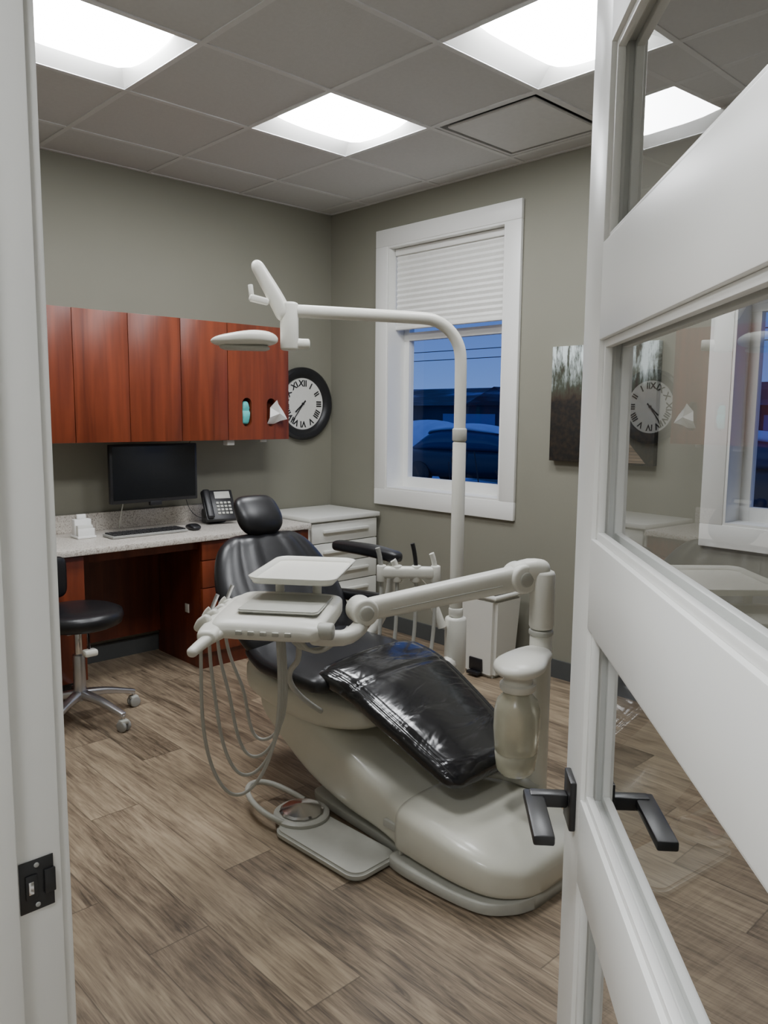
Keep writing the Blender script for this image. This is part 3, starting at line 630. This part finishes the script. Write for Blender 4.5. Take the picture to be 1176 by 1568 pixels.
for (x, y) in ((-.07, .02), (.05, .02)): cyl('tray_post', TX @ Vector((x, y-.06, .86)), TX @ Vector((x, y-.06, .925)), .014, M_white, g)
rplate('tray_bottom', TC.x, TC.y, .922, .929, .25, .35, .03, M_white, g, rot=A, bev=.002)
def ring_plate(name, w, d, rad, z0, z1, flare, th, m):
    vs = []; fs = []; seg = 8; loops = [(0, z0, 0), (flare, z1, 0), (flare+th, z1-.002, 0), (flare+th*.6, z1-.006, 0), (th*.2, z0-.004, 0)]
    n = 4*(seg+1)
    for off, z, _ in loops:
        for sx_, sy_, a0 in ((1, 1, 0), (-1, 1, 90), (-1, -1, 180), (1, -1, 270)):
            for k in range(seg+1):
                a = math.radians(a0+90*k/seg); vs.append(TX @ Vector((sx_*(w/2-rad)+(rad+off)*math.cos(a), sy_*(d/2-rad)+(rad+off)*math.sin(a), z)))
    for i in range(len(loops)-1):
        for k in range(n): fs.append((i*n+k, i*n+(k+1) % n, (i+1)*n+(k+1) % n, (i+1)*n+k))
    mesh_ob(name, vs, fs, m, g, smooth=True)
ring_plate('tray_rim', .245, .345, .03, .928, .944, .008, .007, M_white)
for i in range(4):
    y = -.12+.065*i; o = i*.02
    a = Lp(-.20, y, .80)
    tube('hose', [a, a+Vector((0, 0, -.10)), Lp(-.20+o, y-.01, .60), Lp(-.19+o, y+.0, .42+o*1.5), Lp(-.12, y+.02, .27+o*2), Lp(-.02, y*.5+.03, .36+o), Lp(.02, y*.4, .58), Lp(.0, y*.3, .80)], .0052, M_hose, g)
tube('hose_bundle', [Lp(.05, .0, .80), Lp(.06, .02, .70), Lp(.02, .08, .66), Lp(-.02, .12, .60), Lp(.0, .22, .50), Lp(.05, .32, .42)], .009, M_hose, g)
for o in (0, .015, .03): tube('hose_loop', [Lp(.06-o, -.03, .80), Lp(.08-o, -.04, .745), Lp(.13, -.04+o, .73), Lp(.17, -.01+o, .76), Lp(.2, .03, .80)], .006, M_hose, g)
wx, wy = -1.66, -2.90
slab_path('bottle_bracket', [(px+.01, py, .655, .09, .05), (-1.57, -2.875, .662, .13, .06), (wx, wy, .66, .16, .06), (wx-.075, wy-.015, .652, .10, .045)], Vector((.2, -1, 0)), M_white, g, rnd=.05, exp=2.3)
lathe_axis('bottle_cap', (wx, wy, .585), (0, 0, 1), [(0, .050), (.008, .056), (.022, .056), (.026, .046), (.06, .046)], M_white, g, 40)
lathe_axis('water_bottle', (wx, wy, .315), (0, 0, 1), [(0, .035), (.004, .050), (.02, .060), (.07, .066), (.075, .063), (.082, .067), (.15, .072), (.21, .070), (.24, .062), (.258, .045), (.272, .038)], M_bottle, g, 48, 60)
tube('supply_hose', [(px-.02, py-.02, .20), (-1.55, -2.80, .24), (-1.60, -2.74, .25), (-1.62, -2.70, .23)], .016, M_lgray, g)
# ------------------------------------------------------------------ LIGHT POLE
lx, ly = -1.17, -2.215
g = group('dental_operatory_light', (lx, ly, 0))
J = Vector((-1.78, -1.90, 1.80))
cyl('mount', (lx, ly, .36), (lx, ly, .60), .045, M_white, g, bev=.012)
cyl('mount_knob', (lx, ly, .60), (lx, ly, .64), .030, M_white, g)
tube('mount_arm', [(lx, ly, .42), (lx-.1, ly, .37), (lx-.2, ly+.03, .35), (cx+.18, ly+.05, .36)], .035, M_white, g)
cyl('pole_lower', (lx, ly, .62), (lx, ly, 1.32), .027, M_white, g); cyl('pole_joint', (lx, ly, 1.32), (lx, ly, 1.375), .029, M_lgray, g)
dJ = (J-Vector((lx, ly, 1.80))); dJ.z = 0; dj = dJ.normalized()
P0 = Vector((lx, ly, 0)); pts = [P0+Vector((0, 0, 1.36)), P0+Vector((0, 0, 1.5)), P0+Vector((0, 0, 1.62))]
for k in range(1, 8):
    a = math.pi/2*k/8; pts.append(P0+dj*(.16*(1-math.cos(a)))+Vector((0, 0, 1.64+.16*math.sin(a))))
pts += [P0+dj*.16+Vector((0, 0, 1.80)), P0+dj*.35+Vector((0, 0, 1.802)), J+Vector((0, 0, .005))]
tube('pole_upper', pts, .024, M_white, g)
cyl('head_pivot', J+Vector((0, 0, -.14)), J+Vector((0, 0, .035)), .034, M_white, g, bev=.01)
cyl('pivot_knob', J+Vector((0, 0, -.115)), J-dj*.075+Vector((0, 0, -.115)), .02, M_white, g)
slab_path('lamp_head', [tuple(J+S*.04-F*.02+Vector((0, 0, -.105)))+(.10, .045), tuple(J+S*.13-F*.04+Vector((0, 0, -.10)))+(.16, .055), tuple(J+S*.28-F*.05+Vector((0, 0, -.115)))+(.13, .03)], F, M_white, g, rnd=.05, exp=2.8)
slab_path('lamp_lens', [tuple(J+S*.07-F*.03+Vector((0, 0, -.135)))+(.10, .02), tuple(J+S*.25-F*.045+Vector((0, 0, -.133)))+(.10, .02)], F, M_lgray, g, rnd=.03)
slab_path('head_yoke', [tuple(J+S*.01+Vector((0, 0, -.03)))+(.07, .06), tuple(J+S*.05+Vector((0, 0, .05)))+(.08, .06), tuple(J+S*.125-F*.02+Vector((0, 0, .18)))+(.07, .045)], F, M_white, g, rnd=.03, exp=2.6)
slab_path('grip', [tuple(J+S*.07-F*.03+Vector((0, 0, .03)))+(.03, .025), tuple(J+S*.14-F*.05+Vector((0, 0, .045)))+(.035, .028)], F, M_white, g, rnd=.01)
cyl('grip_stem', J+S*.13-F*.05+Vector((0, 0, .045)), J+S*.135-F*.05+Vector((0, 0, .09)), .009, M_white, g)
# assistant instrument holder
g = group('assistant_instrument_holder', (-1.33, -2.1, .8))
hx, hy = -1.34, -2.10
tube('support_arm', [(lx-.06, ly+.02, .56), (lx-.08, ly+.05, .66), (lx-.10, ly+.08, .74), (hx+.02, hy, .77)], .018, M_white, g)
slab_path('holder_bar', [(hx-.08, hy+.08, .79, .05, .04), (hx, hy, .79, .05, .045), (hx+.08, hy-.08, .79, .05, .04)], (0, 0, 1), M_white, g, rnd=.015)
for i, (t, r_, hh, mm) in enumerate(((-.08, .011, .08, M_white), (-.025, .009, .12, M_black), (.03, .013, .05, M_white), (.075, .010, .10, M_grayp))):
    b = Vector((hx-t, hy+t, .79))
    cyl('cradle', b+Vector((0, 0, -.04)), b+Vector((0, 0, .03)), .02, M_white, g)
    tube('suction_tip', [b+Vector((0, 0, -.04)), b+Vector((0, 0, hh*.5)), b+Vector((-.015, 0.01, hh))], r_, mm, g)
    tube('suction_hose', [b+Vector((0, 0, -.03)), b+Vector((.0, 0, -.18)), b+Vector((.0, .01, -.33)), b+Vector((-.05, .0, -.42)), b+Vector((-.12, 0, -.43))], .008, M_hose, g)
# ------------------------------------------------------------------ exterior
M_snow = mat('snow', (0.62, 0.70, 0.85), 0.8, var=.25, scale=1.5)
M_ground = ramp_noise_mat('snowy_ground', 1.2, [(.46, (.03, .035, .045)), (.53, (.3, .36, .48)), (.60, (.62, .7, .82))], .8, (.5, .22, 1), 6)
mesh_ob('ground_exterior', [(.25, -60, -.35), (90, -60, -.35), (90, 60, -.35), (.25, 60, -.35)], [(0, 1, 2, 3)], M_ground)
g = group('neighbor_building', (30, 18, 0)); M_bld = mat('dark_siding', (.05, .06, .085), .8, var=.4, scale=.6)
M_roof = ramp_noise_mat('snow_dusted_shingle', 1.0, [(.45, (.02, .024, .035)), (.58, (.05, .065, .10)), (.68, (.2, .26, .4))], .8, (.25, .35, 3), 5)
box('walls', (26, 2, -.35), (34, 60, 1.9), M_bld, g)
mesh_ob('roof', [(25.4, 1, 1.85), (25.4, 61, 1.85), (30, 61, 2.85), (30, 1, 2.85), (34.6, 1, 1.85), (34.6, 61, 1.85)], [(0, 1, 2, 3), (3, 2, 5, 4)], M_roof, g)
mesh_ob('gable', [(25.3, 17, 1.85), (25.3, 20.6, 1.85), (25.3, 18.8, 2.7), (30, 18.8, 2.7), (30, 17, 1.85), (30, 20.6, 1.85)], [(0, 1, 2), (0, 2, 3, 4), (1, 5, 3, 2)], M_roof, g)
boxes('window_bays', [((25.95, 15.2, .9), (25.99, 16.6, 1.5)), ((25.95, 19.2, .9), (25.99, 22.5, 1.45)), ((25.95, 25, .9), (25.99, 27, 1.5)), ((25.95, 5, .9), (25.99, 7, 1.5))], mat('dusk_reflection', (.10, .19, .42), .2), g)
g = group('snow_bank', (20, 18, 0))
for (x, a, b, h) in ((20, 8, 17.5, 1.15), (21.5, 15, 26, 1.30), (19, 20, 34, 1.1), (20, -4, 7, 1.2)):
    slab_path('mound', [(x, a, -.35, 1.6, .3), (x+.3, (a*2+b)/3, -.3, 2.6, 2.2*h), (x, (a+b*2)/3, -.3, 2.2, 1.7*h), (x-.3, b, -.35, 1.4, .3)], (1, 0, 0), M_snow, g, rnd=.6, exp=2)
def parked_car(x, y, rot):
    g = group('parked_car', (x, y, -.35)); X = Matrix.Translation((x, y, -.35)) @ Matrix.Rotation(rot, 4, 'Z')
    mc = mat('car_paint', (.03, .035, .05), .3)
    def L2(name, ST, m, exp=4):
        o = loft_y(name, ST, m, None, exp=exp); o.data.transform(X); o.parent = g; o.matrix_parent_inverse = Matrix.Translation(g.location).inverted()
    L2('body', [(-2.2, 0, 1.3, .4, .6), (-2.1, 0, 1.65, .28, .78), (-1.0, 0, 1.75, .25, .92), (.5, 0, 1.78, .25, .95), (1.8, 0, 1.7, .25, .95), (2.2, 0, 1.4, .35, .8)], mc)
    L2('cabin', [(-1.0, 0, 1.3, .85, .95), (-.5, 0, 1.4, .85, 1.35), (.3, 0, 1.42, .85, 1.44), (1.1, 0, 1.4, .85, 1.38), (1.7, 0, 1.2, .85, .98)], mat('car_window', (.03, .06, .13), .1))
    L2('roof_snow', [(-.6, 0, 1.1, 1.32, 1.36), (-.3, 0, 1.35, 1.32, 1.48), (.4, 0, 1.38, 1.38, 1.56), (1.1, 0, 1.3, 1.34, 1.46), (1.3, 0, 1.0, 1.28, 1.32)], M_snow, 2.5)
    L2('hood_snow', [(-2.05, 0, 1.2, .76, .80), (-1.8, 0, 1.5, .80, .93), (-1.3, 0, 1.55, .88, 1.0), (-1.0, 0, 1.4, .9, .98)], M_snow, 2.5)
    for sx_ in (-.82, .82):
        for yy in (-1.35, 1.35):
            cyl('wheel', X @ Vector((sx_-.1, yy, .32)), X @ Vector((sx_+.1, yy, .32)), .32, M_black, g)
parked_car(11.5, 8.0, math.radians(15)); parked_car(10.5, 1.0, math.radians(8))
g = group('power_lines', (24, 20, 4))
for z in (3.75, 4.15): tube('wire', [(24, 0, z+.3), (24, 18, z), (24, 40, z+.35)], .018, M_black, g)
M_twig = mat('twig', (.05, .04, .035), .8)
g = group('bare_shrub', (2.2, .8, -.35))
for i in range(60):
    bx, by = 1.6+random.random()*1.6, -1.2+random.random()*4.0; a = random.uniform(-.6, .6); c = random.uniform(-.6, .6); l = random.uniform(.8, 1.45)
    tube('branch', [(bx, by, -.35), (bx+a*.3, by+c*.3, -.35+l*.5), (bx+a*.8, by+c*.9, -.35+l)], .006, M_twig, g, res=3)
# ------------------------------------------------------------------ world
w = bpy.data.worlds.new('World'); sc.world = w; w.use_nodes = True; nt = w.node_tree; N = nt.nodes; L = nt.links
bg = N['Background']; tc = N.new('ShaderNodeTexCoord'); sp = N.new('ShaderNodeSeparateXYZ'); L.new(tc.outputs['Generated'], sp.inputs[0])
r = N.new('ShaderNodeValToRGB'); r.color_ramp.elements[0].position = 0.0; r.color_ramp.elements[0].color = (.14, .27, .66, 1)
r.color_ramp.elements[1].position = .15; r.color_ramp.elements[1].color = (.055, .13, .46, 1)
L.new(sp.outputs[2], r.inputs[0]); L.new(r.outputs[0], bg.inputs[0]); bg.inputs[1].default_value = 1.2
